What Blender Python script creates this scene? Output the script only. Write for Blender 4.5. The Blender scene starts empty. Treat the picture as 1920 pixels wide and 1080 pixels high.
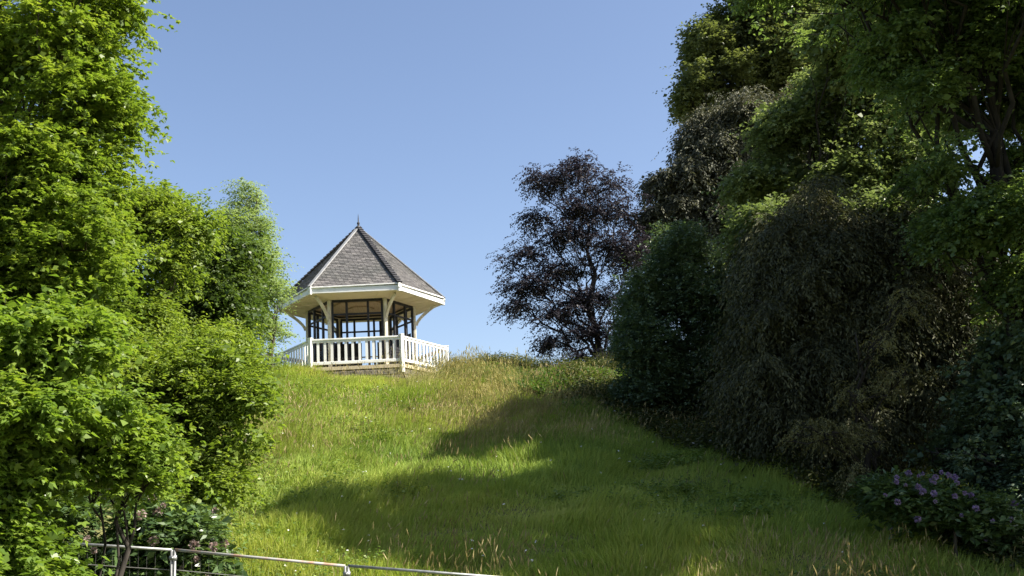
import bpy, math, random
import numpy as np
from math import sin, cos, radians, pi, atan2
from mathutils import Matrix, Vector

S = bpy.context.scene
COL = S.collection

# ------------------------------------------------------------------ camera
FPX, PITCH, ROLL = 2000.0, .227, .060
cd = bpy.data.cameras.new('camera'); cam = bpy.data.objects.new('camera', cd); COL.objects.link(cam)
cd.sensor_width = 36.0; cd.lens = 36.0 * FPX / 1920.0
cd.clip_start = .1; cd.clip_end = 3000
cam.matrix_world = Matrix.Rotation(pi / 2 + PITCH, 4, 'X') @ Matrix.Rotation(-ROLL, 4, 'Z')
S.camera = cam

# ------------------------------------------------------------------ sky, sun, exposure
SUN_EL, SUN_AZ = radians(44), radians(10)          # azimuth: from +x (right) towards the camera
W = bpy.data.worlds.new('World'); S.world = W; W.use_nodes = True
wn = W.node_tree; wn.nodes.clear()
wo = wn.nodes.new('ShaderNodeOutputWorld'); bg = wn.nodes.new('ShaderNodeBackground')
sk = wn.nodes.new('ShaderNodeTexSky'); sk.sky_type = 'NISHITA'; sk.sun_disc = False
sd = Vector((cos(SUN_EL) * cos(SUN_AZ), -cos(SUN_EL) * sin(SUN_AZ), sin(SUN_EL)))
sk.sun_elevation = SUN_EL; sk.sun_rotation = atan2(sd.x, sd.y)
sk.air_density = 1.0; sk.dust_density = 1.6; sk.ozone_density = 3.0; sk.altitude = 100
tint = wn.nodes.new('ShaderNodeMix'); tint.data_type = 'RGBA'; tint.blend_type = 'MULTIPLY'
tint.inputs[0].default_value = 1.0; tint.inputs[7].default_value = (1.07, .98, .95, 1)
wn.links.new(sk.outputs[0], tint.inputs[6]); wn.links.new(tint.outputs[2], bg.inputs[0])
bg.inputs[1].default_value = .083
wn.links.new(bg.outputs[0], wo.inputs[0])
sl = bpy.data.lights.new('sun', 'SUN'); sl.energy = 5.0; sl.angle = radians(.5); sl.color = (1.0, .93, .80)
so = bpy.data.objects.new('sun', sl); COL.objects.link(so)
so.rotation_euler = sd.to_track_quat('Z', 'Y').to_euler()
S.view_settings.view_transform = 'Standard'; S.view_settings.look = 'None'
S.view_settings.exposure = 1.42; S.view_settings.gamma = 1.0
S.cycles.max_bounces = 10; S.cycles.diffuse_bounces = 6; S.cycles.transmission_bounces = 4; S.cycles.glossy_bounces = 2
S.cycles.use_denoising = True

# ------------------------------------------------------------------ helpers
def at(px, py, Y):
    """a point at distance Y in front of the viewpoint, seen in the direction of photo pixel px, py"""
    a, b = px - 960, 540 - py
    u = a * cos(ROLL) + b * sin(ROLL); v = -a * sin(ROLL) + b * cos(ROLL)
    X = u / FPX; Z = v / FPX
    y = cos(PITCH) - Z * sin(PITCH); z = sin(PITCH) + Z * cos(PITCH)
    return np.array((X / y * Y, Y, z / y * Y))

_py = [-300, -20, 4, 9, 12, 14.5, 18, 35.3, 37.0, 46, 60, 120, 700]
_pz = [-1.6, -1.6, -1.6, -2.25, -2.45, -2.0, -.70, 5.42, 5.58, 5.5, 4.6, 1.0, -20]
def gz(x, y):
    x = np.asarray(x, float); y = np.asarray(y, float)
    z = sum(np.interp(y + d, _py, _pz) for d in (-1.0, -.5, 0, .5, 1.0)) / 5
    ramp = np.clip((y - 12) / 20, 0, 1) * np.clip((90 - y) / 40, 0, 1)
    z = z - .085 * (np.clip(x, -14, 14) + 4) * ramp
    z = z + (.11 * np.sin(x * .9 + y * .5) * np.sin(y * .8 - x * .3) + .07 * np.sin(x * 2.1 - y * 1.3)) * np.clip((y - 3) / 6, 0, 1)
    z = z - .19 * np.exp(-(((x + 5.3) / 3.6) ** 4 + ((y - 38.3) / 4.0) ** 4))
    return z

def nt(m):
    m.use_nodes = True; n = m.node_tree; n.nodes.clear()
    return n, n.nodes.new('ShaderNodeOutputMaterial')

def ramp_node(n, stops):
    r = n.nodes.new('ShaderNodeValToRGB')
    while len(r.color_ramp.elements) < len(stops): r.color_ramp.elements.new(.5)
    for e, (p, c) in zip(r.color_ramp.elements, stops): e.position = p; e.color = (*c, 1)
    return r

def leaf_mat(name, c0, c1, c2, transl=.35, rough=.5, spec=.35, tcol=None, nscale=.6):
    m = bpy.data.materials.new(name); n, o = nt(m); L = n.links.new
    a = n.nodes.new('ShaderNodeAttribute'); a.attribute_name = 'rnd'
    tc = n.nodes.new('ShaderNodeTexCoord'); no = n.nodes.new('ShaderNodeTexNoise'); no.inputs['Scale'].default_value = nscale
    no.inputs['Detail'].default_value = 2
    L(tc.outputs['Object'], no.inputs['Vector'])
    ma = n.nodes.new('ShaderNodeMath'); ma.operation = 'MULTIPLY_ADD'; ma.inputs[1].default_value = .55
    mb = n.nodes.new('ShaderNodeMath'); mb.operation = 'MULTIPLY'; mb.inputs[1].default_value = .45
    L(no.outputs['Fac'], mb.inputs[0]); L(a.outputs['Fac'], ma.inputs[0]); L(mb.outputs[0], ma.inputs[2])
    r = ramp_node(n, [(.12, c0), (.5, c1), (.9, c2)]); L(ma.outputs[0], r.inputs[0])
    p = n.nodes.new('ShaderNodeBsdfPrincipled'); L(r.outputs[0], p.inputs['Base Color'])
    p.inputs['Roughness'].default_value = rough; p.inputs['Specular IOR Level'].default_value = spec
    t = n.nodes.new('ShaderNodeBsdfTranslucent')
    mt = n.nodes.new('ShaderNodeMix'); mt.data_type = 'RGBA'; mt.blend_type = 'MULTIPLY'; mt.inputs[0].default_value = 1
    L(r.outputs[0], mt.inputs[6]); mt.inputs[7].default_value = (*(tcol or (1.4, 1.45, .65)), 1); L(mt.outputs[2], t.inputs[0])
    mx = n.nodes.new('ShaderNodeMixShader'); mx.inputs[0].default_value = transl
    L(p.outputs[0], mx.inputs[1]); L(t.outputs[0], mx.inputs[2]); L(mx.outputs[0], o.inputs[0])
    return m

def surf_mat(name, c0, c1, rough=.7, scale=4.0, bump=.1, spec=.3, stops=None, stretch=(1, 1, 1), detail=5):
    m = bpy.data.materials.new(name); n, o = nt(m); L = n.links.new
    tc = n.nodes.new('ShaderNodeTexCoord'); mp = n.nodes.new('ShaderNodeMapping'); mp.inputs['Scale'].default_value = stretch
    no = n.nodes.new('ShaderNodeTexNoise'); no.inputs['Scale'].default_value = scale; no.inputs['Detail'].default_value = detail
    L(tc.outputs['Object'], mp.inputs[0]); L(mp.outputs[0], no.inputs['Vector'])
    r = ramp_node(n, stops or [(.3, c0), (.7, c1)]); L(no.outputs['Fac'], r.inputs[0])
    p = n.nodes.new('ShaderNodeBsdfPrincipled'); L(r.outputs[0], p.inputs['Base Color'])
    p.inputs['Roughness'].default_value = rough; p.inputs['Specular IOR Level'].default_value = spec
    if bump:
        b = n.nodes.new('ShaderNodeBump'); b.inputs['Strength'].default_value = bump; b.inputs['Distance'].default_value = .02
        L(no.outputs['Fac'], b.inputs['Height']); L(b.outputs[0], p.inputs['Normal'])
    L(p.outputs[0], o.inputs[0]); return m

def tag(o, label=None, cat=None, group=None, kind=None):
    if label: o['label'] = label
    if cat: o['category'] = cat
    if group: o['group'] = group
    if kind: o['kind'] = kind
    return o

def thing(name, loc, label, cat, group=None, rz=0):
    o = bpy.data.objects.new(name, None); COL.objects.link(o); o.location = tuple(float(v) for v in loc)
    o.rotation_euler = (0, 0, rz); o.empty_display_size = .2
    return tag(o, label, cat, group)

def link(name, me, mat, parent=None, smooth=False):
    me.materials.append(mat)
    if smooth: me.polygons.foreach_set('use_smooth', np.ones(len(me.polygons), bool))
    o = bpy.data.objects.new(name, me); COL.objects.link(o)
    if parent is not None: o.parent = parent
    return o

def quads(name, V, Q, mat, parent=None, rnd=None, origin=None):
    V = np.asarray(V, np.float32).reshape(-1, 3)
    if origin is not None: V = V - np.asarray(origin, np.float32)
    Q = np.asarray(Q, np.int32).reshape(-1, 4); nq = len(Q)
    me = bpy.data.meshes.new(name)
    me.vertices.add(len(V)); me.vertices.foreach_set('co', V.ravel())
    me.loops.add(nq * 4); me.loops.foreach_set('vertex_index', Q.ravel())
    me.polygons.add(nq); me.polygons.foreach_set('loop_start', np.arange(nq, dtype=np.int32) * 4)
    if rnd is not None:
        a = me.attributes.new('rnd', 'FLOAT', 'FACE'); a.data.foreach_set('value', np.asarray(rnd, np.float32))
    me.update(calc_edges=True)
    return link(name, me, mat, parent)

class MB:
    def __init__(s): s.v = []; s.f = []; s.r = []
    def add(s, vs, fs, rnd=.5):
        n = len(s.v); s.v += [tuple(float(c) for c in v) for v in vs]; s.f += [tuple(i + n for i in f) for f in fs]; s.r += [rnd] * len(fs)
    def box(s, a, b):
        (x0, y0, z0), (x1, y1, z1) = a, b
        s.add([(x, y, z) for z in (z0, z1) for x, y in ((x0, y0), (x1, y0), (x1, y1), (x0, y1))],
              [(0, 3, 2, 1), (4, 5, 6, 7), (0, 1, 5, 4), (1, 2, 6, 5), (2, 3, 7, 6), (3, 0, 4, 7)])
    def beam(s, p, q, w, h, up=(0, 0, 1), bev=0):
        p = Vector(p); q = Vector(q); d = (q - p).normalized(); u = Vector(up)
        if abs(d.dot(u)) > .98: u = Vector((1, 0, 0))
        r = d.cross(u).normalized(); u = r.cross(d).normalized()
        b = min(w, h) * .12 if bev else 0
        if b: prof = [(-w/2+b, -h/2), (w/2-b, -h/2), (w/2, -h/2+b), (w/2, h/2-b), (w/2-b, h/2), (-w/2+b, h/2), (-w/2, h/2-b), (-w/2, -h/2+b)]
        else: prof = [(-w/2, -h/2), (w/2, -h/2), (w/2, h/2), (-w/2, h/2)]
        k = len(prof)
        vs = [e + r * x + u * y for e in (p, q) for x, y in prof]
        s.add(vs, [tuple(range(k))[::-1], tuple(range(k, 2 * k))] + [(i, (i+1) % k, (i+1) % k + k, i + k) for i in range(k)])
    def tube(s, pts, rad, k=6, cap=True, rnd=.5):
        P = np.asarray(pts, float); n = len(P); T = np.gradient(P, axis=0); T /= np.linalg.norm(T, axis=1)[:, None] + 1e-9
        ref = np.array((0, 0, 1.)) if abs(T[0][2]) < .9 else np.array((1., 0, 0)); vs = []
        A = np.arange(k) * 2 * pi / k
        for i in range(n):
            a = np.cross(T[i], ref); a /= np.linalg.norm(a) + 1e-9; b = np.cross(T[i], a); ref = -np.cross(a, T[i]) if False else ref
            r = rad[i] if hasattr(rad, '__len__') else rad
            vs += list(P[i] + r * (np.cos(A)[:, None] * a + np.sin(A)[:, None] * b))
        fs = [(i*k+j, i*k+(j+1) % k, (i+1)*k+(j+1) % k, (i+1)*k+j) for i in range(n-1) for j in range(k)]
        if cap: fs += [tuple(range(k))[::-1], tuple(range((n-1)*k, n*k))]
        s.add(vs, fs, rnd)
    def lathe(s, prof, k=12, c=(0, 0, 0)):
        vs = [(c[0]+r*cos(2*pi*j/k), c[1]+r*sin(2*pi*j/k), c[2]+z) for r, z in prof for j in range(k)]
        n = len(prof)
        s.add(vs, [(i*k+j, i*k+(j+1) % k, (i+1)*k+(j+1) % k, (i+1)*k+j) for i in range(n-1) for j in range(k)] + [tuple(range(k))[::-1], tuple(range((n-1)*k, n*k))])
    def build(s, name, mat, parent=None, smooth=False, origin=None):
        me = bpy.data.meshes.new(name)
        v = s.v if origin is None else [tuple(a - b for a, b in zip(p, origin)) for p in s.v]
        me.from_pydata(v, [], s.f)
        a = me.attributes.new('rnd', 'FLOAT', 'FACE'); a.data.foreach_set('value', s.r)
        me.update(); return link(name, me, mat, parent, smooth)

def norm(a): return a / (np.linalg.norm(a, axis=-1, keepdims=True) + 1e-9)

def kites(P, D, N, L, Wd, fold=.18):
    D = norm(D); Sd = norm(np.cross(D, N)); N2 = np.cross(Sd, D)
    L = L[:, None]; Wd = Wd[:, None]
    m = P + D * L * .45
    V = np.stack([P, m + Sd * Wd * .5 + N2 * Wd * fold, P + D * L - N2 * L * .08, m - Sd * Wd * .5 + N2 * Wd * fold], 1)
    return V.reshape(-1, 3)

def leafset(P, D, N, L, Wd, lobed=False):
    if not lobed: return kites(P, D, N, L, Wd), 1
    Sd = norm(np.cross(norm(D), N))
    a = kites(P, D, N, L, Wd * .62)
    b = kites(P, D * .62 + Sd * .8, N, L * .78, Wd * .5); c = kites(P, D * .62 - Sd * .8, N, L * .78, Wd * .5)
    return np.concatenate([a, b, c]), 3

def field(P, s, seed):
    r = np.random.RandomState(seed); f = 0
    for i in range(5):
        k = norm(r.normal(size=3)) * s * (1 + .5 * i); f = f + np.sin(P @ k + r.rand() * 6.28) / (1 + .4 * i)
    return f / 2.2

def sprays(O, D, SL, k, leaf, rng, droop=.25, ang=55, tilt=.45, lobed=False, up=1.0):
    """k leaves set left and right along each spray; returns vertices, quads per leaf"""
    n = len(O); t = (np.arange(k) + .6) / k
    SLr = SL * rng.uniform(.6, 1.3, n) * np.where(rng.rand(n) < (.1 if SL < .75 else 0), 1.8, 1)
    Pt = O[:, None] + D[:, None] * (t[None, :, None] * SLr[:, None, None])
    Pt[..., 2] -= droop * (t[None] ** 1.7) * SLr[:, None]
    Ax = np.repeat(D[:, None], k, 1).copy(); Ax[..., 2] -= droop * 1.5 * t[None]
    Ax = norm(Ax); Sd = norm(np.cross(Ax, np.array((0, 0, 1.))) + rng.normal(scale=.15, size=Ax.shape))
    sg = np.where(np.arange(k) % 2, 1, -1)[None, :, None]; a = np.radians(ang)
    Ld = Ax * np.cos(a) + Sd * sg * np.sin(a) + rng.normal(scale=.22, size=Ax.shape); Ld[..., 2] -= droop * .5
    N = np.array((0, 0, up)) + rng.normal(scale=tilt, size=Ax.shape)
    P = Pt + rng.normal(scale=leaf[0] * .25, size=Pt.shape)
    m = n * k; L = leaf[0] * rng.uniform(.65, 1.25, m); Wd = leaf[1] * rng.uniform(.7, 1.25, m)
    return leafset(P.reshape(m, 3), Ld.reshape(m, 3), N.reshape(m, 3), L, Wd, lobed)

def blob(px, py, Y, rx, ry, rY):
    c = at(px, py, Y); return (*c, rx * Y / FPX, rY, ry * Y / FPX)

def crown_points(blobs, n, rng, seed, gap=-.35, gs=2.0, bias=.45, inner=.7):
    B = np.array(blobs); w = (B[:, 3] * B[:, 5] + B[:, 4] * B[:, 5] + B[:, 3] * B[:, 4]); w /= w.sum()
    O = []; U = []; I = []; got = 0
    while got < n:
        i = rng.choice(len(B), n, p=w); u = norm(rng.normal(size=(n, 3)))
        rho = rng.rand(n) ** bias * (1 + .12 * rng.normal(size=n))
        rho = rho * (1 + .42 * field(B[i, :3] + u * B[i, 3:], gs * 1.4, seed + 3)); p = B[i, :3] + u * rho[:, None] * B[i, 3:]
        # lumpy outline
        keep = field(p, gs, seed) > gap
        d = np.sqrt((((p[:, None] - B[None, :, :3]) / B[None, :, 3:]) ** 2).sum(2)); d[np.arange(n), i] = 9
        keep &= d.min(1) > inner
        O.append(p[keep]); U.append(u[keep]); I.append(i[keep]); got += keep.sum()
    return np.concatenate(O)[:n], np.concatenate(U)[:n], np.concatenate(I)[:n]

def wobble(p, q, rng, n=6, amp=.06, sag=0):
    p = np.asarray(p, float); q = np.asarray(q, float); t = np.linspace(0, 1, n)[:, None]; L = np.linalg.norm(q - p)
    P = p + (q - p) * t; o = rng.normal(scale=amp * L, size=(n, 3)); o[0] = 0; o[-1] = 0
    P = P + o * np.sin(t * pi); P[:, 2] += (sag * L * np.sin(t * pi))[:, 0]; return P

def tree(name, label, cat, base, blobs, n, k, SL, leaf, mat, bark, seed, tr=.2, group=None, droop=.25, ang=55, tilt=.45, lift=.15,
         lobed=False, gap=-.35, gs=2.0, bias=.45, inner=.7, twigs=60, top=None, flat=.35, bend=(0, 0), spread=.55, crown='crown', stems=1,
         bdir=None, shrink=.5, lumps=7, limbr=.4, lf=.12, up=1.0, core=.3, cs=1.5, twr=.012):
    rng = np.random.RandomState(seed)
    bx, by = base; bz = float(gz(bx, by)); b0 = np.array((bx, by, bz))
    T = thing(name, b0, label, cat, group)
    blobs = [(*b[:3], max(b[3] - shrink * SL, b[3] * .45), b[4], max(b[5] - shrink * SL * .5, b[5] * .45)) for b in blobs]
    nb0 = len(blobs); parent_of = list(range(nb0)); allb = [(*b[:3], b[3] * .86, b[4] * .86, b[5] * .86) for b in blobs]
    for j, b in enumerate(blobs):                # smaller boughs standing out of each large one
        for q in range(lumps):
            u = norm(rng.normal(size=3)); f = rng.uniform(.26, .46)
            allb.append((b[0] + u[0] * b[3] * .72, b[1] + u[1] * b[4] * .72, b[2] + u[2] * b[5] * .72, b[3] * f, b[4] * f, b[5] * f)); parent_of.append(j)
    O, U, I = crown_points(allb, n, rng, seed, gap, gs, bias, inner); I = np.array(parent_of)[I]
    D = U * np.array((1, 1, flat)) + rng.normal(scale=spread, size=U.shape) * np.array((1, 1, .6)); D[:, 2] += lift
    if bdir is not None: D = D + np.array(bdir)
    D = norm(D)
    V, r = sprays(O, D, SL, k, leaf, rng, droop, ang, tilt, lobed, up)
    m = len(O) * k; rnd = np.tile(np.clip(np.repeat(rng.rand(len(O)), k) * .5 + rng.rand(m) * .5, 0, 1), r)
    if core:                                   # the crown's inner leaves
        nc = int(n * core); Oc, Uc, _ = crown_points([(*b[:3], b[3] * .6, b[4] * .6, b[5] * .6) for b in blobs], nc, rng, seed, gap - .3, gs, .5, 0)
        Vc, rc = sprays(Oc, norm(Uc * np.array((1, 1, .4)) + rng.normal(scale=.6, size=Uc.shape)), SL * 1.2, 8, (leaf[0] * cs, min(leaf[1] * cs * 1.5, leaf[0] * cs * .8)), rng, droop, ang, .8)
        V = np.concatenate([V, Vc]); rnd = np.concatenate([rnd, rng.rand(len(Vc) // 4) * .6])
    quads(crown, V, np.arange(len(V)).reshape(-1, 4), mat, T, rnd, b0)
    # limbs
    mb = MB(); B = np.array(blobs); ztop = top if top is not None else bz + .86 * (B[:, 2].max() - bz)
    c0 = B[:, :3].mean(0)
    for s in range(stems):
        off = np.array((rng.normal() * .25, rng.normal() * .2, 0)) * (stems > 1)
        cx = np.average(B[:, :2], axis=0, weights=B[:, 3] * B[:, 5]); tp = np.array((bx + bend[0], by + bend[1], ztop)); tp[:2] += (cx - (bx, by)) * .7 * (not any(bend)); tp = tp + off * .6
        tk = wobble(b0 + off - np.array((0, 0, .25)), tp, rng, 9, .02)
        rr = tr * (1 - .85 * np.linspace(0, 1, 9)) ; rr[0] *= 1.35
        mb.tube(tk, rr, 8)
        for j in range(len(B)):
            if j % stems != s: continue
            c = B[j, :3]; h = (c[2] - bz) * rng.uniform(.5, .75)
            f = np.clip(h / (ztop - bz), lf, .95); p0 = tk[int(f * 8)]
            r0 = tr * (1 - .85 * f) * limbr * 1.3
            lb = wobble(p0, c, rng, 7, .05, .05); mb.tube(lb, np.linspace(r0, r0 * .35, 7), 6)
            ids = np.where(I == j)[0]
            for q in ids[:max(2, int(twigs / len(B)))]:
                a0 = lb[rng.randint(3, 7)]; e = O[q] + D[q] * SL * .7; e[2] -= droop * SL * .4
                w = wobble(a0, e, rng, 5, .06, .06); mb.tube(w, np.linspace(twr + r0 * .16, twr * .35, 5), 4)
    mb.build('trunk', bark, T, True, b0)
    return T

# ------------------------------------------------------------------ materials
M_bark = surf_mat('bark', (.035, .028, .02), (.10, .085, .065), .9, 6, .6, stretch=(2, 2, .4))
M_barkd = surf_mat('dark_bark', (.014, .012, .010), (.04, .034, .028), .9, 6, .6, stretch=(2, 2, .4))
M_white = surf_mat('white_paint', (.66, .66, .63), (.80, .80, .78), .5, 3.2, .08, stops=[(.24, (.46, .47, .41)), (.36, (.70, .70, .67)), (.55, (.80, .80, .79))], stretch=(1, 1, .5), detail=8)
M_cream = surf_mat('cream_paint', (.60, .54, .40), (.70, .66, .54), .55, 3, .05, stops=[(.3, (.42, .39, .28)), (.45, (.58, .54, .42)), (.65, (.70, .67, .56))], detail=8)
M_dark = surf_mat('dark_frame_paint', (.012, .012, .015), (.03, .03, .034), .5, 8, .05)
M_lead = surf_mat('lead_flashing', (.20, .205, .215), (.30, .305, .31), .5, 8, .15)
M_darktrim = surf_mat('dark_roof_trim', (.02, .02, .024), (.05, .05, .055), .7, 8, .2)
M_ceil = surf_mat('ceiling_boards', (.34, .26, .17), (.50, .40, .28), .6, 2, .1, stretch=(1, 14, 1))
M_soffit = surf_mat('soffit_boards', (.58, .50, .34), (.70, .62, .45), .6, 2, .08, stretch=(14, 1, 1))
M_stone = surf_mat('plinth_stone', (.07, .065, .055), (.26, .23, .19), .9, 5, .8)
M_board = surf_mat('deck_edge_board', (.42, .34, .22), (.6, .52, .38), .7, 5, .1, stretch=(1, 6, 1))
M_galv = surf_mat('galvanised_steel', (.20, .205, .21), (.34, .35, .35), .55, 14, .05, .6)
M_galv.node_tree.nodes['Principled BSDF'].inputs['Metallic'].default_value = .55
M_wire = surf_mat('weathered_wire', (.08, .08, .075), (.18, .18, .17), .6, 9, 0)
M_rust = surf_mat('rusty_steel', (.36, .37, .38), (.4, .2, .11), .6, 5, .05, stops=[(.46, (.29, .29, .28)), (.62, (.30, .17, .11))])

# ------------------------------------------------------------------ ground
def grass_ground_mat():
    m = bpy.data.materials.new('meadow_soil'); n, o = nt(m); L = n.links.new
    tc = n.nodes.new('ShaderNodeTexCoord'); a = n.nodes.new('ShaderNodeTexNoise'); a.inputs['Scale'].default_value = .35; a.inputs['Detail'].default_value = 8
    b = n.nodes.new('ShaderNodeTexNoise'); b.inputs['Scale'].default_value = 9; b.inputs['Detail'].default_value = 6
    L(tc.outputs['Object'], a.inputs[0]); L(tc.outputs['Object'], b.inputs[0])
    r1 = ramp_node(n, [(.3, (.08, .11, .025)), (.6, (.16, .16, .05))]); r2 = ramp_node(n, [(.35, (.3, .3, .3)), (.7, (1.3, 1.3, 1.2))])
    L(a.outputs[0], r1.inputs[0]); L(b.outputs[0], r2.inputs[0])
    mx = n.nodes.new('ShaderNodeMix'); mx.data_type = 'RGBA'; mx.blend_type = 'MULTIPLY'; mx.inputs[0].default_value = 1
    L(r1.outputs[0], mx.inputs[6]); L(r2.outputs[0], mx.inputs[7])
    p = n.nodes.new('ShaderNodeBsdfPrincipled'); p.inputs['Roughness'].default_value = .95; L(mx.outputs[2], p.inputs['Base Color'])
    bu = n.nodes.new('ShaderNodeBump'); bu.inputs['Strength'].default_value = .8; bu.inputs['Distance'].default_value = .08
    L(b.outputs[0], bu.inputs['Height']); L(bu.outputs[0], p.inputs['Normal']); L(p.outputs[0], o.inputs[0]); return m
M_ground = grass_ground_mat()
xs = np.concatenate([np.linspace(-700, -45, 14), np.arange(-40, 40.1, .8), np.linspace(45, 700, 14)])
ys = np.concatenate([np.linspace(-300, -12, 8), np.arange(-8, 62, .8), np.linspace(66, 700, 22)])
GX, GY = np.meshgrid(xs, ys); GZ = gz(GX, GY)
V = np.stack([GX, GY, GZ], -1).reshape(-1, 3); nx = len(xs); ii = (np.arange(len(ys) - 1)[:, None] * nx + np.arange(nx - 1)[None]).ravel()
g = quads('hillside', V, np.stack([ii, ii + 1, ii + 1 + nx, ii + nx], 1), M_ground)
g.data.polygons.foreach_set('use_smooth', np.ones(len(g.data.polygons), bool))
tag(g, 'grassy hillside rising to the crest under the gazebo', None, None, 'structure')

# ------------------------------------------------------------------ meadow grass
def blades(n, xr, yr, hr, wr, seed, lean=.35, dens=None, seg=2, face=0.0):
    rng = np.random.RandomState(seed)
    x = rng.uniform(*xr, n); y = rng.uniform(*yr, n)
    if dens is not None:
        k = rng.rand(n) < dens(x, y); x = x[k]; y = y[k]
    m = len(x); z = gz(x, y) - .03
    h = rng.uniform(*hr, m) * np.clip(1 + .5 * field(np.stack([x, y, 0 * x], 1), 1.3, seed) + .45 * field(np.stack([x, y, 0 * x], 1), 4.5, seed + 2), .35, 2.2); w = rng.uniform(*wr, m)
    th = rng.uniform(0, 2 * pi, m); ld = rng.uniform(0, 2 * pi, m); la = np.abs(rng.normal(scale=lean, size=m))
    # neighbours lean alike: swathes pressed by wind
    sw = field(np.stack([x, y, 0 * x], 1), .9, seed + 5) * 2.5
    lx = np.cos(ld) * la * .6 + np.cos(sw) * .38; ly = np.sin(ld) * la * .6 + np.sin(sw) * .25 - .12
    s = np.stack([np.cos(th), np.sin(th), 0 * th], 1) * (w / 2)[:, None]
    b = np.stack([x, y, z], 1); d1 = np.stack([lx * .35, ly * .35, np.full(m, .55)], 1) * h[:, None]
    d2 = np.stack([lx, ly, .98 - .35 * (lx ** 2 + ly ** 2)], 1) * h[:, None]
    V = np.stack([b - s, b + s, b + d1 + s * .8, b + d1 - s * .8, b + d2 + s * .12, b + d2 - s * .12], 1).reshape(-1, 3)
    i = np.arange(m) * 6
    Q = np.stack([np.stack([i, i+1, i+2, i+3], 1), np.stack([i+3, i+2, i+4, i+5], 1)], 1).reshape(-1, 4)
    patch = field(np.stack([x, y, 0 * x], 1), .55, 77) * .3 + .52 + .2 * field(np.stack([x, y, 0 * x], 1), 2.2, 78)
    r = np.clip(patch * .55 + rng.rand(m) ** 1.6 * .5, 0, 1)
    return V, Q, np.repeat(r, 2), (b, d2, h)

def inview(x, y):
    a = x / y
    return ((a > -.36) & (a < .50) & (y > 14.2)) * np.clip(1.25 - (y - 15) / 40, .55, 1)
def herb_zone(x, y): return (x > -2.6) & (x < 5.6) & (y > 32.6 + np.clip(1.9 - .8 * (x + 2.6), 0, 2)) & (y < 37)
def grass_d(x, y): return inview(x, y) * np.where(herb_zone(x, y), .35, 1)
M_grass = leaf_mat('meadow_grass', (.12, .21, .045), (.30, .385, .07), (.52, .50, .16), .35, .6, .2, (1.25, 1.25, .7), .3)
V, Q, R, _ = blades(1000000, (-13.5, 15), (14, 38.5), (.10, .34), (.010, .022), 3, lean=.75, dens=grass_d)
tag(quads('meadow_grass', V, Q, M_grass, None, R), 'long green and yellowish meadow grass covering the slope', None, None, 'stuff')
M_seed = leaf_mat('grass_seed_heads', (.20, .16, .07), (.36, .30, .15), (.50, .43, .25), .3, .7, .1, (1.1, 1.05, .8), .3)
def seedheads(n, seed, xr=(-13, 14), yr=(14.5, 38), dens=None, hh=(.4, .75), m=M_seed, name='seeding_grass', label='tan seed heads standing above the meadow grass'):
    rng = np.random.RandomState(seed)
    d = dens or (lambda x, y: inview(x, y) * np.clip(.35 + 1.1 * field(np.stack([x, y, 0 * x], 1), .45, 91), .02, 1))
    V, Q, R, (b, d2, h) = blades(n, xr, yr, hh, (.006, .010), seed, .3, d)
    t = b + d2; m_ = len(t); ax = norm(d2 + rng.normal(scale=.25, size=d2.shape) * h[:, None])
    L = rng.uniform(.09, .2, m_); w = rng.uniform(.013, .022, m_)
    K = kites(t - ax * .03, ax, rng.normal(size=t.shape), L, w, .1)
    K2 = kites(t - ax * .03, ax, rng.normal(size=t.shape), L, w, .1); o = len(V)
    VV = np.concatenate([V, K, K2]); QQ = np.concatenate([Q, np.arange(len(K) + len(K2)).reshape(-1, 4) + o])
    RR = np.concatenate([R * .4, rng.rand(len(K) // 4 * 2)])
    return tag(quads(name, VV, QQ, m, None, RR), label, None, None, 'stuff')
seedheads(46000, 8, hh=(.26, .54))
M_straw = leaf_mat('straw_grass', (.28, .29, .10), (.42, .38, .16), (.55, .48, .24), .35, .7, .15, (1.1, 1.05, .8), .6)
spur = lambda x, y: np.exp(-((x + 1.6 - (33 - y) * .28 + .3 * np.sin(y * 2)) / 1.5) ** 2) * ((y > 26) & (y < 35.5)) * .75
seedheads(30000, 9, (-5, 5), (25, 35.5), spur, (.35, .7), M_straw, 'straw_coloured_grass', 'pale dry grass on the spur below the right corner of the gazebo')
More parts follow.
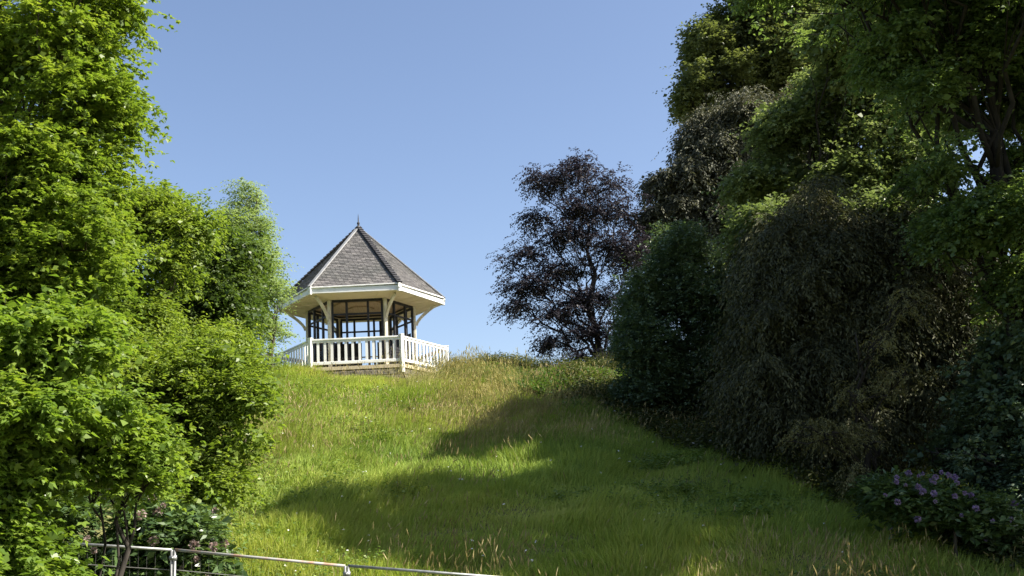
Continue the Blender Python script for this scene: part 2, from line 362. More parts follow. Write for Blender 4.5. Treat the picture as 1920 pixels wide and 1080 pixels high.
# dark tall weeds on the crest right of the gazebo
M_weed = leaf_mat('crest_weeds', (.04, .06, .025), (.08, .10, .04), (.16, .15, .09), .25, .7, .1, None, .4)
seedheads(6500, 21, (-2.6, 6.5), (36.0, 38.5), lambda x, y: 1 + 0 * x, (.35, .8), M_weed, 'tall_weeds', 'dark spiky tall weeds on the crest right of the gazebo')
M_nettle = leaf_mat('leafy_herbs', (.035, .075, .018), (.075, .135, .03), (.15, .20, .06), .35, .5, .3, None, .5)
def herbs(name, label, n, region, seed, mat, hh=(.3, .6), leaf=(.11, .05)):
    rng = np.random.RandomState(seed); O = []
    while len(O) < n:
        x = rng.uniform(region[0], region[1]); y = rng.uniform(region[2], region[3])
        if region[4](x, y): O.append((x, y, float(gz(x, y))))
    O = np.array(O); D = norm(rng.normal(scale=.25, size=O.shape) + np.array((0, 0, 1.)))
    V, r = sprays(O, D, 1.0, 9, leaf, rng, 0, 75, .6) if False else (None, 1)
    H = rng.uniform(*hh, n); k = 9; t = (np.arange(k) + 1) / k
    P = O[:, None] + D[:, None] * (t[None, :, None] * H[:, None, None]); A = rng.uniform(0, 6.28, (n, k))
    Ld = np.stack([np.cos(A), np.sin(A), -.15 + rng.normal(scale=.25, size=A.shape)], -1); N = np.array((0, 0, 1.)) + rng.normal(scale=.35, size=Ld.shape)
    m = n * k; V = kites(P.reshape(m, 3), Ld.reshape(m, 3), N.reshape(m, 3), leaf[0] * rng.uniform(.6, 1.3, m), leaf[1] * rng.uniform(.7, 1.3, m))
    return tag(quads(name, V, np.arange(len(V)).reshape(-1, 4), mat, None, rng.rand(m)), label, None, None, 'stuff')
herbs('leafy_undergrowth', 'leafy green herbs below the crest right of the gazebo', 6500, (-2.6, 5.6, 32.2, 37, herb_zone), 31, M_nettle, (.18, .48), (.13, .06))
herbs('weed_hedge', 'low dark line of weeds along the crest right of the gazebo', 4200, (-2.5, 7.5, 36.4, 37.6, lambda x, y: True), 34, M_weed, (.5, .85), (.12, .05))
M_dock = leaf_mat('meadow_weeds', (.07, .13, .03), (.14, .22, .05), (.25, .30, .10), .35, .5, .3, None, .5)
_wz = lambda x, y: inview(x, y) > 0 and field(np.array([[x, y, 0.]]), 1.1, 55)[0] > .35 and not herb_zone(x, y)
herbs('meadow_weeds', 'broad leaved weeds in patches among the meadow grass', 5000, (-11, 12, 14.5, 35, _wz), 33, M_dock, (.12, .38), (.09, .045))
M_petal = surf_mat('white_petals', (.7, .7, .66), (.8, .8, .75), .6, 5, 0)
rw = np.random.RandomState(77); mw = 170; xw = rw.uniform(-9, 10, mw); yw = rw.uniform(15, 33, mw); kw = inview(xw, yw) > 0; xw = xw[kw]; yw = yw[kw]; mw = len(xw)
pw = np.stack([xw, yw, gz(xw, yw) + rw.uniform(.25, .45, mw)], 1); pw = np.repeat(pw, 5, 0); dw = rw.normal(size=pw.shape) * np.array((1, 1, .4))
Vw = kites(pw, dw, np.array((0, -.3, 1.)) + rw.normal(scale=.3, size=pw.shape), rw.uniform(.02, .045, len(pw)), rw.uniform(.015, .03, len(pw)))
tag(quads('meadow_flowers', Vw, np.arange(len(Vw)).reshape(-1, 4), M_petal), 'tiny white flowers dotted through the meadow', None, None, 'stuff')
herbs('shaded_undergrowth', 'dark leafy plants at the foot of the trees on the right', 5200, (1.5, 14, 16.5, 36, lambda x, y: 0 < (x - (4.1 + (26 - y) * .42)) < 2.2), 32, M_weed, (.3, .7), (.12, .06))

# ------------------------------------------------------------------ gazebo
GP = (-5.62, 38.45, 5.92)                       # centre of the deck
RR_, RP, RRL = 3.02, 1.95, 3.09
base_az = atan2(-GP[1], -GP[0]) - .07
GZB = thing('gazebo', GP, 'white hexagonal wooden gazebo with grey slate roof on the hilltop', 'gazebo', None, base_az)
VA = [radians(a) for a in (-90, -30, 30, 90, 150, 210)]
hx = lambda r, k, z: (r * cos(VA[k % 6]), r * sin(VA[k % 6]), z)
def hexprism(mb, r, z0, z1):
    vs = [hx(r, k, z) for z in (z0, z1) for k in range(6)]
    mb.add(vs, [tuple(range(6))[::-1], tuple(range(6, 12))] + [(k, (k+1) % 6, (k+1) % 6 + 6, k + 6) for k in range(6)])
mb = MB(); hexprism(mb, 3.08, -1.6, -.16); mb.build('plinth', M_stone, GZB)
mb = MB(); hexprism(mb, 3.16, -.157, -.04); mb.build('deck', M_board, GZB)
# rough plinth stones
rg = random.Random(4); mb = MB()
for k in range(6):
    a = Vector(hx(3.085, k, 0)); b = Vector(hx(3.085, k + 1, 0)); n = ((a + b) / 2).normalized(); L = (b - a).length
    for row in range(4):
        s = rg.uniform(0, .2)
        while s < L - .1:
            w = rg.uniform(.22, .45); p = a + (b - a) * (s / L); q = a + (b - a) * (min(s + w - .03, L) / L); z = -.30 - row * .2
            mb.beam(p + Vector((0, 0, z)) + n * rg.uniform(0, .03), q + Vector((0, 0, z)) + n * rg.uniform(0, .03), .1, .175, bev=1); s += w
mb.build('stonework', M_stone, GZB)
# railing
RH = .96
for k in range(6):
    p = hx(RRL, k, 0); mb = MB(); mb.beam((p[0], p[1], -.32), (p[0], p[1], RH), .13, .13, bev=1, up=(cos(VA[k]), sin(VA[k]), 0))
    mb.beam((p[0], p[1], RH), (p[0], p[1], RH + .03), .16, .16, bev=1, up=(cos(VA[k]), sin(VA[k]), 0))
    mb.build('railing_post', M_white, GZB)
for k in range(6):
    if k == 4: continue                                   # way in at the back
    a = Vector(hx(RRL, k, 0)); b = Vector(hx(RRL, k + 1, 0)); d = (b - a).normalized(); L = (b - a).length
    a2 = a + d * .07; b2 = b - d * .07; up = Vector((0, 0, 1)); mb = MB()
    mb.beam(a2 + up * (RH - .05), b2 + up * (RH - .05), .11, .055, bev=1); mb.beam(a2 + up * (RH - .115), b2 + up * (RH - .115), .05, .07)
    mb.beam(a2 + up * .10, b2 + up * .10, .06, .10, bev=1)
    rail = mb.build('railing_rail', M_white, GZB)
    nb = 12
    for i in range(nb):
        c = a2 + (b2 - a2) * ((i + .8) / (nb + .6)); m2 = MB(); m2.beam(c + up * .15, c + up * (RH - .15), .03, .085, up=(d.x, d.y, 0)) 
        m2.build('baluster', M_white, rail)
# inner posts with curved brackets
ZP = 2.50
for k in range(6):
    p = hx(RP, k, 0); mb = MB(); r = Vector((cos(VA[k]), sin(VA[k]), 0))
    mb.beam((p[0], p[1], -.03), (p[0], p[1], ZP), .12, .12, up=r, bev=1); post = mb.build('post', M_cream, GZB)
    m2 = MB(); p = Vector(p); pr = None
    for i in range(9):
        t = i / 8; q = p + r * (.07 + .70 * t ** 1.35) + Vector((0, 0, ZP - .70 + .70 * t ** .9))
        if pr is not None: m2.beam(pr, q + (q - pr) * .08, .08, .10, up=r)
        pr = q
    m2.build('bracket', M_cream, post)
# dark frames between the posts
for k in range(6):
    a = Vector(hx(RP - .02, k, 0)); b = Vector(hx(RP - .02, k + 1, 0)); d = (b - a).normalized(); up = Vector((0, 0, 1)); a = a + d * .075; b = b - d * .075
    L = (b - a).length; mb = MB()
    mb.beam(a + up * (ZP - .035), b + up * (ZP - .035), .06, .09)
    mb.beam(a + up * (ZP - .52), b + up * (ZP - .52), .05, .06)
    for t in (.012, .29, .71, .988):
        wd = .075 if t in (.29, .71) else .07
        mb.beam(a + d * L * t + up * .0, a + d * L * t + up * (ZP - .072), wd, wd + .004, up=d)
    if k != 4: mb.beam(a + up * .42, b + up * .42, .03, .04)
    mb.build('window_frame', M_dark, GZB)
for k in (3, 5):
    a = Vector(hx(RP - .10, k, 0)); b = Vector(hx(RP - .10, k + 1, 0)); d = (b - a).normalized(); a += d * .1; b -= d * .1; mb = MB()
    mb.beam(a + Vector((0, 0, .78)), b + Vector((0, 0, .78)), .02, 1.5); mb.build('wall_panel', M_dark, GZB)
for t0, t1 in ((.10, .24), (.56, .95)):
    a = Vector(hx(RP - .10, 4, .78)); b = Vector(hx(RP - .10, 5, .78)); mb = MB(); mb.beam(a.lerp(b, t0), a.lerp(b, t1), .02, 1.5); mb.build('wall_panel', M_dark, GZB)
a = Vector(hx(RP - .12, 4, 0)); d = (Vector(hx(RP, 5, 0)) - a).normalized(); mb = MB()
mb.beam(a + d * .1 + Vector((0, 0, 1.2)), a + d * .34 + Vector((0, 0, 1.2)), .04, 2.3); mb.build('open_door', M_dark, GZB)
# soffit, ceiling
mb = MB()
for k in range(6):
    o1, o2, i1, i2 = hx(RR_ - .06, k, ZP + .06), hx(RR_ - .06, k + 1, ZP + .06), hx(RP - .06, k, ZP + .005), hx(RP - .06, k + 1, ZP + .005)
    up = lambda p: (p[0], p[1], p[2] + .03)
    mb.add([o1, o2, i2, i1, up(o1), up(o2), up(i2), up(i1)], [(0, 1, 2, 3), (7, 6, 5, 4), (0, 4, 5, 1), (1, 5, 6, 2), (2, 6, 7, 3), (3, 7, 4, 0)])
    # joints between soffit boards
    for t in (.2, .4, .6, .8):
        p = Vector(o1).lerp(Vector(o2), t); q = Vector(i1).lerp(Vector(i2), t); mb.beam(p - Vector((0, 0, .004)), q - Vector((0, 0, .004)), .012, .01)
mb.build('soffit', M_soffit, GZB)
mb = MB(); hexprism(mb, RP - .07, ZP + .10, ZP + .14); hexprism(mb, 1.2, ZP + .03, ZP + .097); hexprism(mb, .5, ZP - .02, ZP + .027); mb.build('ceiling', M_ceil, GZB)
# fascia
for k in range(6):
    a = Vector(hx(RR_, k, ZP + .17)); b = Vector(hx(RR_, k + 1, ZP + .17)); d = (b - a).normalized(); mb = MB()
    n = ((a + b) / 2 - Vector((0, 0, ZP + .17))).normalized()
    mb.beam(a, b, .05, .18, bev=1); mb.beam(a + Vector((0, 0, .085)) + n * .03, b + Vector((0, 0, .115)) + n * .03, .10, .045, bev=1)
    mb.beam(a - Vector((0, 0, .10)) + n * .012, b - Vector((0, 0, .10)) + n * .012, .07, .03)
    mb.build('fascia', M_white, GZB)
for k in range(6):
    p = hx(RR_ + .03, k, 0); mb = MB(); mb.beam((p[0], p[1], ZP + .02), (p[0], p[1], ZP + .30), .11, .11, up=(cos(VA[k]), sin(VA[k]), 0), bev=1)
    r = Vector((cos(VA[k]), sin(VA[k]), 0)); c = Vector((p[0], p[1], ZP + .19))
    m3 = MB(); m3.tube([c + r * .04, c + r * .075], .065, 12); mb.v, base_n = mb.v, len(mb.v); mb.add(m3.v, m3.f)
    mb.build('corner_block', M_white, GZB)
# slate roof: every slate laid
APZ = ZP + .25 + 2.88; EZ = ZP + .25; RE = RR_ + .07
m = bpy.data.materials.new('slate'); n_, o_ = nt(m); L_ = n_.links.new
at_ = n_.nodes.new('ShaderNodeAttribute'); at_.attribute_name = 'rnd'
r_ = ramp_node(n_, [(0, (.095, .092, .094)), (.5, (.128, .124, .126)), (1, (.18, .172, .17))]); L_(at_.outputs['Fac'], r_.inputs[0])
tc_ = n_.nodes.new('ShaderNodeTexCoord'); no_ = n_.nodes.new('ShaderNodeTexNoise'); no_.inputs['Scale'].default_value = 1.3; no_.inputs['Detail'].default_value = 6
L_(tc_.outputs['Object'], no_.inputs[0]); rr2 = ramp_node(n_, [(.3, (.75, .78, .74)), (.7, (1.15, 1.12, 1.1))]); L_(no_.outputs[0], rr2.inputs[0])
mx_ = n_.nodes.new('ShaderNodeMix'); mx_.data_type = 'RGBA'; mx_.blend_type = 'MULTIPLY'; mx_.inputs[0].default_value = 1
L_(r_.outputs[0], mx_.inputs[6]); L_(rr2.outputs[0], mx_.inputs[7])
p_ = n_.nodes.new('ShaderNodeBsdfPrincipled'); p_.inputs['Roughness'].default_value = .62; L_(mx_.outputs[2], p_.inputs['Base Color']); L_(p_.outputs[0], o_.inputs[0])
M_slate = m
mb = MB(); rg = random.Random(9); apex = Vector((0, 0, APZ))
core = MB(); core.add([hx(RE - .03, k, EZ - .01) for k in range(6)] + [(0, 0, APZ - .03)], [tuple(range(6))[::-1]] + [(k, (k+1) % 6, 6) for k in range(6)])
for k in range(6):
    a = Vector(hx(RE, k, EZ)); b = Vector(hx(RE, k + 1, EZ)); mid = (a + b) / 2; s = apex - mid; Ls = s.length; s = s.normalized(); d = (b - a).normalized(); n = d.cross(s).normalized()
    if n.z < 0: n = -n
    rows = 40; hrow = Ls / rows; W0 = (b - a).length
    for i in range(rows):
        f0 = i / rows; f1 = (i + 1.25) / rows; w0 = W0 * (1 - f0) / 2; w1 = max(0, W0 * (1 - min(f1, 1)) / 2)
        x = -w0 - (i % 2) * .08 + rg.uniform(-.02, .02)
        while x < w0:
            xa = max(x + .006, -w0); xb = min(x + .155, w0); x += .16
            if xb - xa < .02: continue
            t0 = .026 + rg.uniform(-.004, .005); sag = rg.uniform(-.006, .006)
            ua = max(min(xa, w1), -w1); ub = max(min(xb, w1), -w1)
            lo = mid + s * (f0 * Ls + sag); hi = mid + s * (min(f1, 1) * Ls)
            if abs(ub - ua) < .004: ub = ua + .004
            P0 = lo + d * xa + n * t0; P1 = lo + d * xb + n * t0; P2 = hi + d * ub + n * .004; P3 = hi + d * ua + n * .004
            P4 = lo + d * xa + n * (t0 - .022); P5 = lo + d * xb + n * (t0 - .022)
            mb.add([P0, P1, P2, P3, P4, P5], [(0, 1, 2, 3), (4, 5, 1, 0)], rg.random())
nb_ = len(mb.v); mb.add(core.v, core.f, .1)
roof = mb.build('roof', M_slate, GZB)
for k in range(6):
    a = Vector(hx(RE + .03, k, EZ + .035)); b = Vector((0, 0, APZ + .04)); mt = M_lead if k in (1, 3, 5) else M_darktrim; mb = MB()  # caps alternate between grey lead and a dark colour
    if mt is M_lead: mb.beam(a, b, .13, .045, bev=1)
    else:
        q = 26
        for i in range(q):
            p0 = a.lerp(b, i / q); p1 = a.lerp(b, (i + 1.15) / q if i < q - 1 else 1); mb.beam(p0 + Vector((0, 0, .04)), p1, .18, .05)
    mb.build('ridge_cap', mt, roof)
mb = MB(); mb.lathe([(.16, -.16), (.12, -.02), (.05, .06), (.035, .12), (.06, .16), (.05, .20), (.02, .24), (.02, .34), (.008, .50), (.002, .56)], 10, (0, 0, APZ)); mb.build('finial', M_darktrim, roof, True)

# ------------------------------------------------------------------ bench inside the gazebo
def bench(kA, label):
    a = Vector(hx(RP - .42, kA, 0)); b = Vector(hx(RP - .42, kA + 1, 0)); c = (a + b) / 2; ang = atan2(c.y, c.x)
    w = Matrix.Translation(GP) @ Matrix.Rotation(base_az, 4, 'Z') @ Vector((c.x, c.y, -.04))
    B = thing('bench', w, label, 'bench', None, base_az + ang)
    hw = .55; mb = MB()
    for i in range(3): mb.beam((-.18 + i * .13, -hw, .45), (-.18 + i * .13, hw, .45), .11, .03)
    mb.build('seat', M_dark, B); mb = MB()
    for i in range(4): mb.beam((.21 + i * .012, -hw, .56 + i * .1), (.21 + i * .012, hw, .56 + i * .1), .025, .085)
    mb.build('backrest', M_dark, B)
    for x in (-.18, .17):
        for y in (-hw + .06, hw - .06): mb = MB(); mb.beam((x, y, 0), (x, y, .435), .05, .05); mb.build('leg', M_dark, B)
bench(0, 'dark wooden bench inside the gazebo on its left side'); bench(2, 'dark wooden bench inside the gazebo on its right side')

# ------------------------------------------------------------------ small handrail left of the gazebo
p0 = at(440, 652, 38); p1 = at(492, 618, 38); hb = np.array((p0[0], p0[1], float(gz(p0[0], p0[1]))))
T = thing('handrail', hb, 'short grey handrail half hidden by foliage left of the gazebo', 'handrail')
mb = MB(); mb.tube([p0, p1], .03, 6); mb.build('rail', M_galv, T, True, hb)
for t in (.08, .62, .92):
    q = p0 + (p1 - p0) * t; mb = MB(); mb.beam((q[0], q[1], float(gz(q[0], q[1])) - .2), tuple(q), .06, .06); mb.build('post', M_galv, T, False, hb)

# ------------------------------------------------------------------ site fence panels in front
FY = 14.0
def fence_panel(pxa, pya, pxb, pyb, label, mat):
    a = at(pxa, pya, FY); b = at(pxb, pyb, FY); 
    base = np.array((a[0], FY, a[2] - 2.0)); T = thing('mesh_fence', base, label, 'fence', 'mesh fence panels across the foot of the slope')
    a = a + np.array((.02, 0, 0)); b = b - np.array((.02, 0, 0)); A = a - base; Bv = b - base; dn = np.array((0, 0, -1.))
    mb = MB(); mb.tube([A, Bv], .018, 8); mb.build('top_rail', mat, T, True)
    mb = MB(); mb.tube([A + dn * 1.9, Bv + dn * 1.9], .018, 8); mb.build('bottom_rail', M_galv, T, True)
    for P in (A, Bv): mb = MB(); mb.tube([P, P + dn * 2.05], .018, 8); mb.build('post', M_galv, T, True)
    # wires
    mb = MB(); L = np.linalg.norm(Bv - A)
    for i in range(1, int(L / .11)): q = A + (Bv - A) * (i * .11 / L); mb.tube([q, q + dn * 1.9], .0009, 3, False)
    for j in range(1, 8):
        mb.tube([A + dn * .25 * j, Bv + dn * .25 * j], .0009 if j != 1 else .006, 4, False)
    mb.build('wire_mesh', M_wire, T)
    return base
xs_ = [(-125, 1004), (98, 1017), (325, 1031), (650, 1061), (985, 1086), (1330, 1112)]
labs = ['leftmost mesh fence panel, its rail hidden behind the maple leaves', 'mesh fence panel with bare grey rail behind the sapling trunk', 'mesh fence panel with rust patched top rail', 'mesh fence panel whose rail runs down out of the picture', 'mesh fence panel beyond the bottom edge of the picture']
for i in range(5): fence_panel(*xs_[i], *xs_[i + 1], labs[i], M_rust if i == 2 else M_galv)
for i in (1, 2, 3, 4):
    a = at(*xs_[i], FY); b0 = a - np.array((0, 0, 2.0)); T = thing('concrete_block', (a[0], FY, float(gz(a[0], FY))), ['weathered block under the first fence joint by the maple leaves', 'weathered block under the fence joint right of the sapling', 'weathered block under the fence joint in the sunny grass', 'weathered block under the rightmost fence joint'][i - 1], 'concrete block', 'blocks holding the fence posts')
    mb = MB(); mb.beam((-.1, -.33, .06), (-.1, .33, .06), .2, .14, bev=1); mb.build('block_body', M_stone, T)
    mb = MB(); mb.beam((-.1, -.12, .135), (-.1, .12, .135), .06, .02); mb.build('lifting_bar', M_galv, T)
    mc = MB(); mc.tube([a + np.array((-.045, -.0, -.10)), a + np.array((.045, 0, -.10))], .034, 8); mc.tube([a + np.array((-.0, -.05, -.10)), a + np.array((0, .05, -.10))], .012, 6)
    tag(mc.build('fence_clamp', M_galv, None, True), ['steel clamp on the first fence joint by the maple leaves', 'steel clamp on the fence joint right of the sapling', 'steel clamp on the fence joint in the sunny grass', 'steel clamp on the rightmost fence joint'][i - 1], 'clamp', 'clamps joining the fence panels')

# ------------------------------------------------------------------ trees and shrubs
def BL(Y, rY, *l): return [blob(px, py, Y + (r[0] if r else 0), rx, ry, rY * (r[1] if len(r) > 1 else 1)) for px, py, rx, ry, *r in l]
M_syc = leaf_mat('sycamore_leaf', (.07, .125, .022), (.16, .23, .036), (.28, .33, .06), .45, .45, .4)
M_map = leaf_mat('maple_leaf', (.07, .13, .022), (.15, .23, .036), (.26, .32, .06), .45, .42, .45)
M_ash = leaf_mat('shrub_leaf', (.085, .145, .025), (.17, .235, .04), (.27, .32, .065), .45, .45, .4)
M_hed = leaf_mat('dark_leaf', (.035, .065, .016), (.075, .12, .026), (.14, .19, .05), .4, .45, .4)
M_fea = leaf_mat('pale_leaf', (.13, .19, .085), (.21, .28, .13), (.31, .37, .21), .45, .5, .3)
M_rho = leaf_mat('rhododendron_leaf', (.04, .08, .03), (.08, .13, .045), (.15, .21, .075), .25, .35, .5)
M_oak = leaf_mat('oak_leaf', (.065, .085, .035), (.125, .15, .065), (.20, .225, .11), .35, .45, .4)
M_dec = leaf_mat('shade_leaf', (.07, .12, .045), (.13, .19, .07), (.21, .27, .11), .45, .45, .4)
M_lim = leaf_mat('light_leaf', (.07, .10, .035), (.15, .19, .075), (.29, .32, .15), .38, .45, .4, (1.25, 1.35, .8))
M_con = leaf_mat('conifer_needles', (.036, .042, .024), (.070, .076, .042), (.19, .19, .10), .2, .6, .15, (1.2, 1.2, .7))
M_ced = leaf_mat('cedar_needles', (.055, .062, .044), (.10, .105, .075), (.19, .18, .12), .2, .6, .15, (1.2, 1.2, .7))
M_lau = leaf_mat('holly_leaf', (.05, .085, .05), (.10, .15, .085), (.19, .24, .15), .25, .4, .4)
M_bee = leaf_mat('copper_beech_leaf', (.018, .018, .024), (.034, .033, .042), (.065, .062, .075), .2, .5, .3, (1.2, .9, 1.0))

GL = 'trees and shrubs on the left of the slope'; GR = 'trees and shrubs on the right of the slope'
tree('sycamore_tree', 'tall bright green sycamore filling the upper left', 'tree', (-8.6, 16.0),
     BL(15, 1.3, (200, 2, 100, 38), (110, 80, 150, 90), (165, 195, 125, 75), (115, 310, 130, 80), (150, 415, 125, 75), (120, 530, 150, 90), (120, 650, 150, 90), (-90, 100, 170, 150), (-90, 350, 190, 190), (-80, 600, 190, 190), (30, 470, 150, 120), (20, -110, 200, 100)),
     7600, 13, .42, (.088, .072), M_syc, M_bark, 11, .26, droop=.3, lift=.05, tilt=.38, lobed=True, core=.2, cs=1.2, gap=-.5, gs=3.0, twigs=90, flat=.2)
tree('maple_tree', 'broad leaved maple with low bright sprays at the lower left edge', 'tree', (-6.9, 11.6),
     BL(11.5, .9, (70, 640, 140, 90), (90, 760, 155, 85), (10, 880, 110, 80), (0, 1000, 85, 80), (35, 1065, 85, 40), (-130, 760, 170, 250)),
     3000, 13, .40, (.10, .082), M_map, M_bark, 12, .14, droop=.3, lift=.1, tilt=.38, lobed=True, gap=-.45, gs=3.5, core=.25, cs=1.15, twigs=60, flat=.2)
bs = at(212, 1080, 12.6)
tree('sapling', 'slim dark stemmed sapling standing in front of the fence', 'tree', (bs[0] - .03, 12.6),
     BL(12.6, .5, (250, 890, 80, 40), (180, 850, 90, 45), (280, 840, 60, 45), (225, 790, 90, 40)),
     560, 11, .32, (.09, .075), M_map, M_barkd, 13, .075, droop=.35, lift=.05, lobed=True, core=0, lf=.55, gap=-.6, gs=4, twigs=26, bend=(.22, 0), flat=.2, top=at(240, 800, 12.6)[2])
tree('elder_shrub', 'yellow green leafy shrub at the edge of the sunny grass', 'shrub', (-5.9, 18.5),
     BL(18, 1.0, (330, 700, 80, 60), (420, 745, 70, 75), (375, 850, 85, 75), (290, 800, 90, 90), (450, 690, 50, 30), (340, 930, 90, 60), (300, 680, 60, 50), (455, 830, 35, 45), (480, 740, 26, 40), (400, 670, 40, 40), (430, 910, 35, 30)),
     4600, 13, .36, (.09, .036), M_ash, M_bark, 14, .07, droop=.15, lift=.35, tilt=.55, gap=-.45, gs=3, twigs=90, stems=3, flat=.6)
tree('ash_tree', 'olive green young tree with arching crown between sycamore and gazebo', 'tree', (-7.6, 22),
     BL(22, 1.1, (300, 385, 75, 35), (355, 430, 75, 50), (230, 420, 60, 60), (235, 560, 60, 90), (400, 640, 80, 45), (330, 500, 50, 45), (290, 600, 60, 60)),
     3400, 13, .42, (.09, .042), M_ash, M_bark, 15, .12, droop=.25, lift=.1, gap=-.4, gs=2.6, twigs=60, flat=.3)
tree('beech_tree', 'dark green shaded tree just left of the pale feathery tree', 'tree', (-8.6, 27),
     BL(27, 1.5, (390, 490, 85, 75), (350, 570, 65, 75), (430, 560, 60, 80), (370, 640, 70, 60), (450, 470, 45, 50)),
     3600, 13, .5, (.10, .05), M_hed, M_barkd, 16, .14, droop=.35, lift=0, gap=-.5, gs=2.4, twigs=60)
tree('birch_tree', 'pale feathery tree touching the left eave of the gazebo', 'tree', (-7.9, 34.5),
     BL(34, 1.1, (465, 372, 40, 38), (475, 435, 55, 50), (500, 500, 42, 50), (480, 560, 55, 50), (508, 618, 36, 38), (440, 420, 35, 35), (525, 560, 22, 40), (440, 510, 40, 60), (500, 660, 40, 25)),
     2600, 12, .5, (.10, .045), M_fea, M_bark, 17, .09, droop=.4, lift=.2, core=0, gap=-.2, gs=2.6, twigs=80, bias=.6, twr=.01)
tree('lime_tree', 'dense green tree standing behind the sycamore', 'tree', (-12.5, 25),
     BL(25, 1.8, (60, 420, 170, 170), (60, 700, 180, 170), (-120, 500, 200, 250), (200, 700, 100, 130), (120, 900, 150, 100), (-60, 150, 180, 180)),
     3000, 12, .55, (.16, .13), M_hed, M_bark, 18, .25, gap=-.9, gs=2)
def bloom_clusters(T, base, blobs, n, seed, mat, r=.09):
    rng = np.random.RandomState(seed); B = np.array(blobs)
    for i in range(n):
        b = B[rng.randint(len(B))]; u = norm(rng.normal(size=3) + np.array((.1, -.9, .55))); c = b[:3] + u * b[3:] * rng.uniform(.95, 1.1)
        m = 34; U = norm(rng.normal(size=(m, 3)) + np.array((0, -.2, .25))); rr = r * rng.uniform(.6, 1.3)
        V = kites(c + U * rr * .35, U + rng.normal(scale=.35, size=(m, 3)), rng.normal(size=(m, 3)), np.full(m, rr * .8), np.full(m, rr * .75))
        quads('flower_cluster', V, np.arange(len(V)).reshape(-1, 4), mat, T, rng.rand(m), base)
M_pink = leaf_mat('faded_pink_petals', (.22, .16, .15), (.34, .27, .25), (.46, .40, .36), .3, .6, .2, (1.1, .9, .9), 3)
M_purp = leaf_mat('purple_petals', (.16, .11, .24), (.26, .20, .34), (.38, .31, .44), .3, .6, .2, (1.1, .9, 1.2), 3)
bl = BL(15.4, .7, (345, 1010, 85, 60), (280, 990, 70, 50), (385, 1060, 55, 60), (190, 1050, 90, 50), (290, 1080, 100, 50), (130, 960, 60, 40))
T = tree('rhododendron_bush', 'rhododendron with faded pink flowers behind the fence', 'shrub', (-5.3, 15.5), bl, 1500, 9, .22, (.13, .045), M_rho, M_bark, 19, .05,
         stems=3, droop=.1, lift=.3, gap=-.6, gs=4, twigs=40, group=None)
bloom_clusters(T, np.array(T.location), bl[:4], 26, 5, M_pink, .065)

# right side
tree('copper_beech_tree', 'dark purple leaved beech with open layered crown on the crest', 'tree', (3.3, 41.0),
     BL(41, 1.9, (1095, 312, 40, 28), (1055, 340, 52, 26), (1132, 345, 52, 30), (1012, 335, 24, 20), (1095, 390, 85, 30), (1165, 400, 55, 38), (1012, 405, 45, 18), (1060, 440, 90, 26),
        (1150, 460, 70, 34), (985, 480, 60, 18), (1080, 500, 100, 28), (950, 492, 30, 10), (1000, 535, 70, 20), (1110, 560, 85, 30), (975, 575, 35, 14), (1040, 590, 60, 22), (1120, 620, 85, 30),
        (1040, 640, 45, 18), (1110, 672, 90, 24), (1180, 560, 50, 55), (1180, 650, 45, 36), (1190, 480, 40, 45)),
     3900, 20, .75, (.105, .06), M_bee, M_barkd, 41, .17, droop=.42, lift=.0, tilt=.35, core=0, shrink=.2, lumps=0, gap=-.3, gs=3.0, twigs=260, bias=.7, inner=.3, flat=.05, spread=.55, bdir=(-.45, 0, .06), limbr=.35, twr=.014, top=at(1098, 380, 41)[2])
tree('oak_tree', 'tall olive green tree at the top right against the sky', 'tree', (10.0, 47),
     BL(47, 2.6, (1400, 55, 95, 60), (1320, 95, 48, 48), (1295, 175, 30, 45), (1460, -20, 120, 60), (1530, 50, 100, 75), (1640, -30, 150, 90), (1350, 160, 70, 60), (1470, 130, 90, 70), (1600, 110, 40, 40)),
     13000, 13, .7, (.16, .11), M_oak, M_barkd, 42, .4, droop=.2, lift=.15, gap=-.35, gs=1.6, twigs=120)
tree('cedar_tree', 'blackish cedar with drooping branches behind the holly', 'tree', (8.0, 43),
     BL(43, 2.0, (1320, 270, 62, 70), (1400, 230, 85, 80), (1290, 330, 45, 45), (1400, 330, 110, 100), (1236, 345, 34, 14), (1215, 410, 26, 12), (1260, 395, 45, 25), (1330, 420, 90, 60), (1450, 450, 80, 90), (1225, 460, 25, 40), (1480, 260, 80, 100)),
     12000, 14, .6, (.17, .055), M_ced, M_barkd, 43, .35, droop=.55, lift=-.05, ang=35, gap=-.45, gs=2.0, twigs=160, tilt=.6, flat=.2)
tree('maple_tree', 'maple with pale sunlit leaves among the dark trees on the right', 'tree', (6.8, 28.5),
     BL(28, 1.5, (1480, 240, 75, 50), (1540, 170, 60, 45), (1460, 330, 75, 50), (1395, 345, 30, 26), (1600, 250, 90, 80), (1560, 350, 100, 70), (1700, 230, 90, 90), (1660, 150, 70, 60), (1690, 340, 90, 80), (1590, 60, 95, 55, -3), (1425, 430, 60, 50, -2.5), (1540, 440, 90, 55, -3), (1650, 420, 90, 50, -3.5), (1600, 120, 60, 50, -2)),
     9500, 12, .5, (.12, .085), M_lim, M_barkd, 44, .22, droop=.25, lift=.1, lobed=False, core=.1, gap=-.3, gs=2.2, twigs=80, flat=.3)
tree('holly_tree', 'rounded dark green holly right of the copper beech', 'tree', (4.7, 30.5),
     BL(30, 1.5, (1270, 475, 70, 55), (1215, 560, 62, 70), (1320, 560, 85, 100), (1235, 680, 85, 90), (1330, 720, 100, 95), (1185, 640, 40, 55), (1400, 640, 80, 120), (1200, 740, 50, 40), (1420, 780, 70, 60)),
     11000, 13, .34, (.09, .055), M_lau, M_barkd, 45, .18, droop=.1, lift=.15, gap=-.7, gs=2.6, twigs=40, bias=.3)
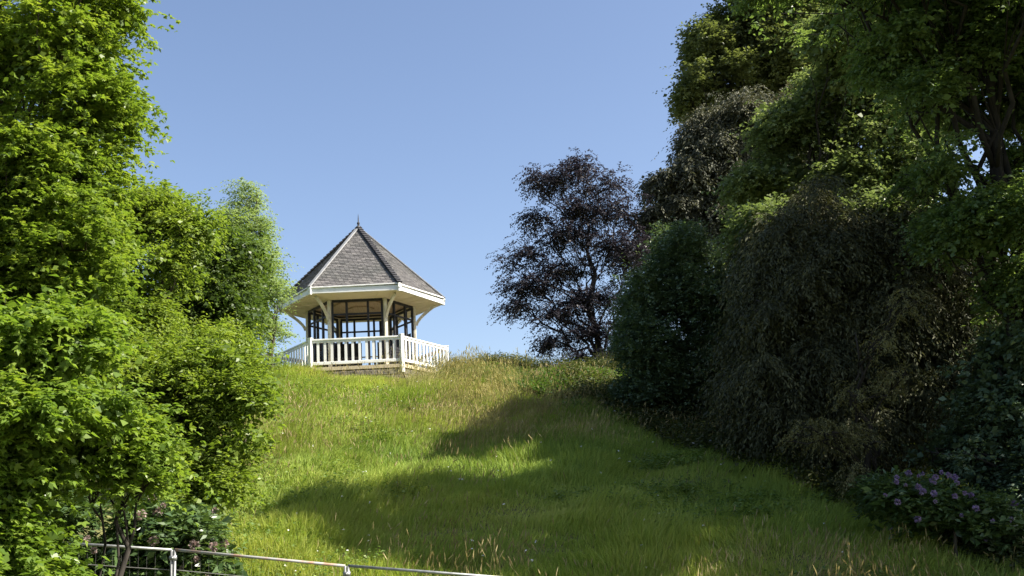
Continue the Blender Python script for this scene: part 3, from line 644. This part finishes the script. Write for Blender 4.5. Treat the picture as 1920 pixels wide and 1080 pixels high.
tree('yew_tree', 'massive brownish dark yew with hanging sprays in the right half', 'tree', (7.7, 24),
     BL(24.4, 2.4, (1560, 470, 110, 90), (1465, 540, 90, 100), (1700, 450, 90, 80), (1640, 560, 140, 140), (1510, 690, 125, 125), (1680, 720, 130, 120), (1560, 810, 110, 60), (1780, 560, 110, 120), (1405, 610, 30, 30), (1440, 450, 30, 50), (1390, 700, 35, 28), (1500, 395, 35, 35), (1800, 700, 100, 110), (1440, 770, 60, 50)),
     15000, 20, .72, (.12, .034), M_con, M_barkd, 46, .35, shrink=.35, droop=.75, lift=-.05, ang=35, tilt=.7, gap=-.6, gs=2.6, twigs=120, bias=.32, flat=.3)
tree('spruce_tree', 'young spruce with olive sprigs coloured pale as if sunlit in front of the dark yew', 'tree', (6.75, 21.6),
     BL(20.6, .9, (1690, 560, 40, 30), (1650, 640, 50, 35), (1700, 700, 60, 30), (1560, 810, 55, 28), (1650, 830, 60, 30), (1600, 740, 60, 30), (1620, 890, 50, 25), (1520, 800, 40, 25)),
     620, 20, .30, (.05, .018), leaf_mat('sunlit_spruce_needles', (.10, .10, .04), (.17, .165, .07), (.26, .24, .11), .15, .6, .2), M_barkd, 47, .1, core=0, shrink=0, droop=.6, lift=-.1, ang=35, gap=.25, gs=3.2, twigs=90, tilt=.7, flat=.15)  # needle colour lightened to stand in for sun shafts on the sprigs
tree('chestnut_tree', 'large shady tree with dark limbs at the upper right corner', 'tree', (10.2, 21.0),
     BL(20.5, 1.7, (1720, 40, 150, 75), (1860, 70, 150, 100), (1900, 185, 110, 65), (1780, 140, 110, 60), (2030, -20, 130, 130, -2), (1765, 300, 75, 65), (1840, 400, 60, 40), (1700, 210, 80, 60), (1660, 110, 60, 45), (1930, 300, 50, 60)) + [(8.6, 18.8, 10.3, 1.5, 1.4, 1.1), (10.2, 18.4, 11.6, 1.5, 1.4, 1.2), (9.6, 17.3, 9.8, 1.2, 1.2, 1.0), (7.4, 19.6, 10.8, 1.1, 1.2, .8)] + BL(20.5, 1.7, (1990, 100, 150, 200), (1820, -80, 250, 90), (1860, 440, 90, 50), (1900, 540, 60, 60), (1790, 430, 60, 60), (1600, -20, 120, 50), (1450, -30, 90, 35)),
     13500, 13, .44, (.11, .065), M_dec, M_barkd, 48, .3, droop=.3, lift=.05, core=.06, gap=-.12, gs=1.7, twigs=160, flat=.3)
tree('laurel_shrub', 'dark shrub mass under the shady tree at the right edge', 'shrub', (10.0, 20.5),
     BL(20.5, 1.3, (1880, 740, 110, 120), (1840, 850, 90, 60), (1950, 890, 80, 80), (1905, 640, 55, 60), (1760, 850, 60, 60), (1900, 950, 90, 60)),
     7000, 12, .34, (.10, .05), M_lau, M_barkd, 49, .1, stems=3, droop=.2, lift=.1, core=.1, gap=-.2, gs=1.5, twigs=50, bias=.4)
tree('lime_tree', 'tall lime tree just beyond the right edge casting shade on the lower slope', 'tree', (12.6, 17.0),
     BL(17, 2.0, (2180, 120, 150, 150), (2200, 380, 160, 150), (2230, 620, 150, 130), (2330, 250, 150, 250), (2160, -120, 170, 150)),
     3500, 12, .5, (.16, .12), M_dec, M_barkd, 51, .25, core=.05, gap=-.15, gs=1.4)
bl = BL(18.4, .8, (1735, 945, 85, 55), (1660, 930, 45, 40), (1820, 970, 75, 45), (1900, 1010, 80, 40))
T = tree('rhododendron_bush', 'rhododendron with purple flowers in the shade at lower right', 'shrub', (7.1, 18.5), bl, 1700, 9, .2, (.12, .042), M_rho, M_bark, 50, .05,
         stems=3, droop=.1, lift=.3, gap=-.7, gs=4, twigs=40)
bloom_clusters(T, np.array(T.location), bl[:1] * 3 + bl[:3], 34, 6, M_purp, .05)
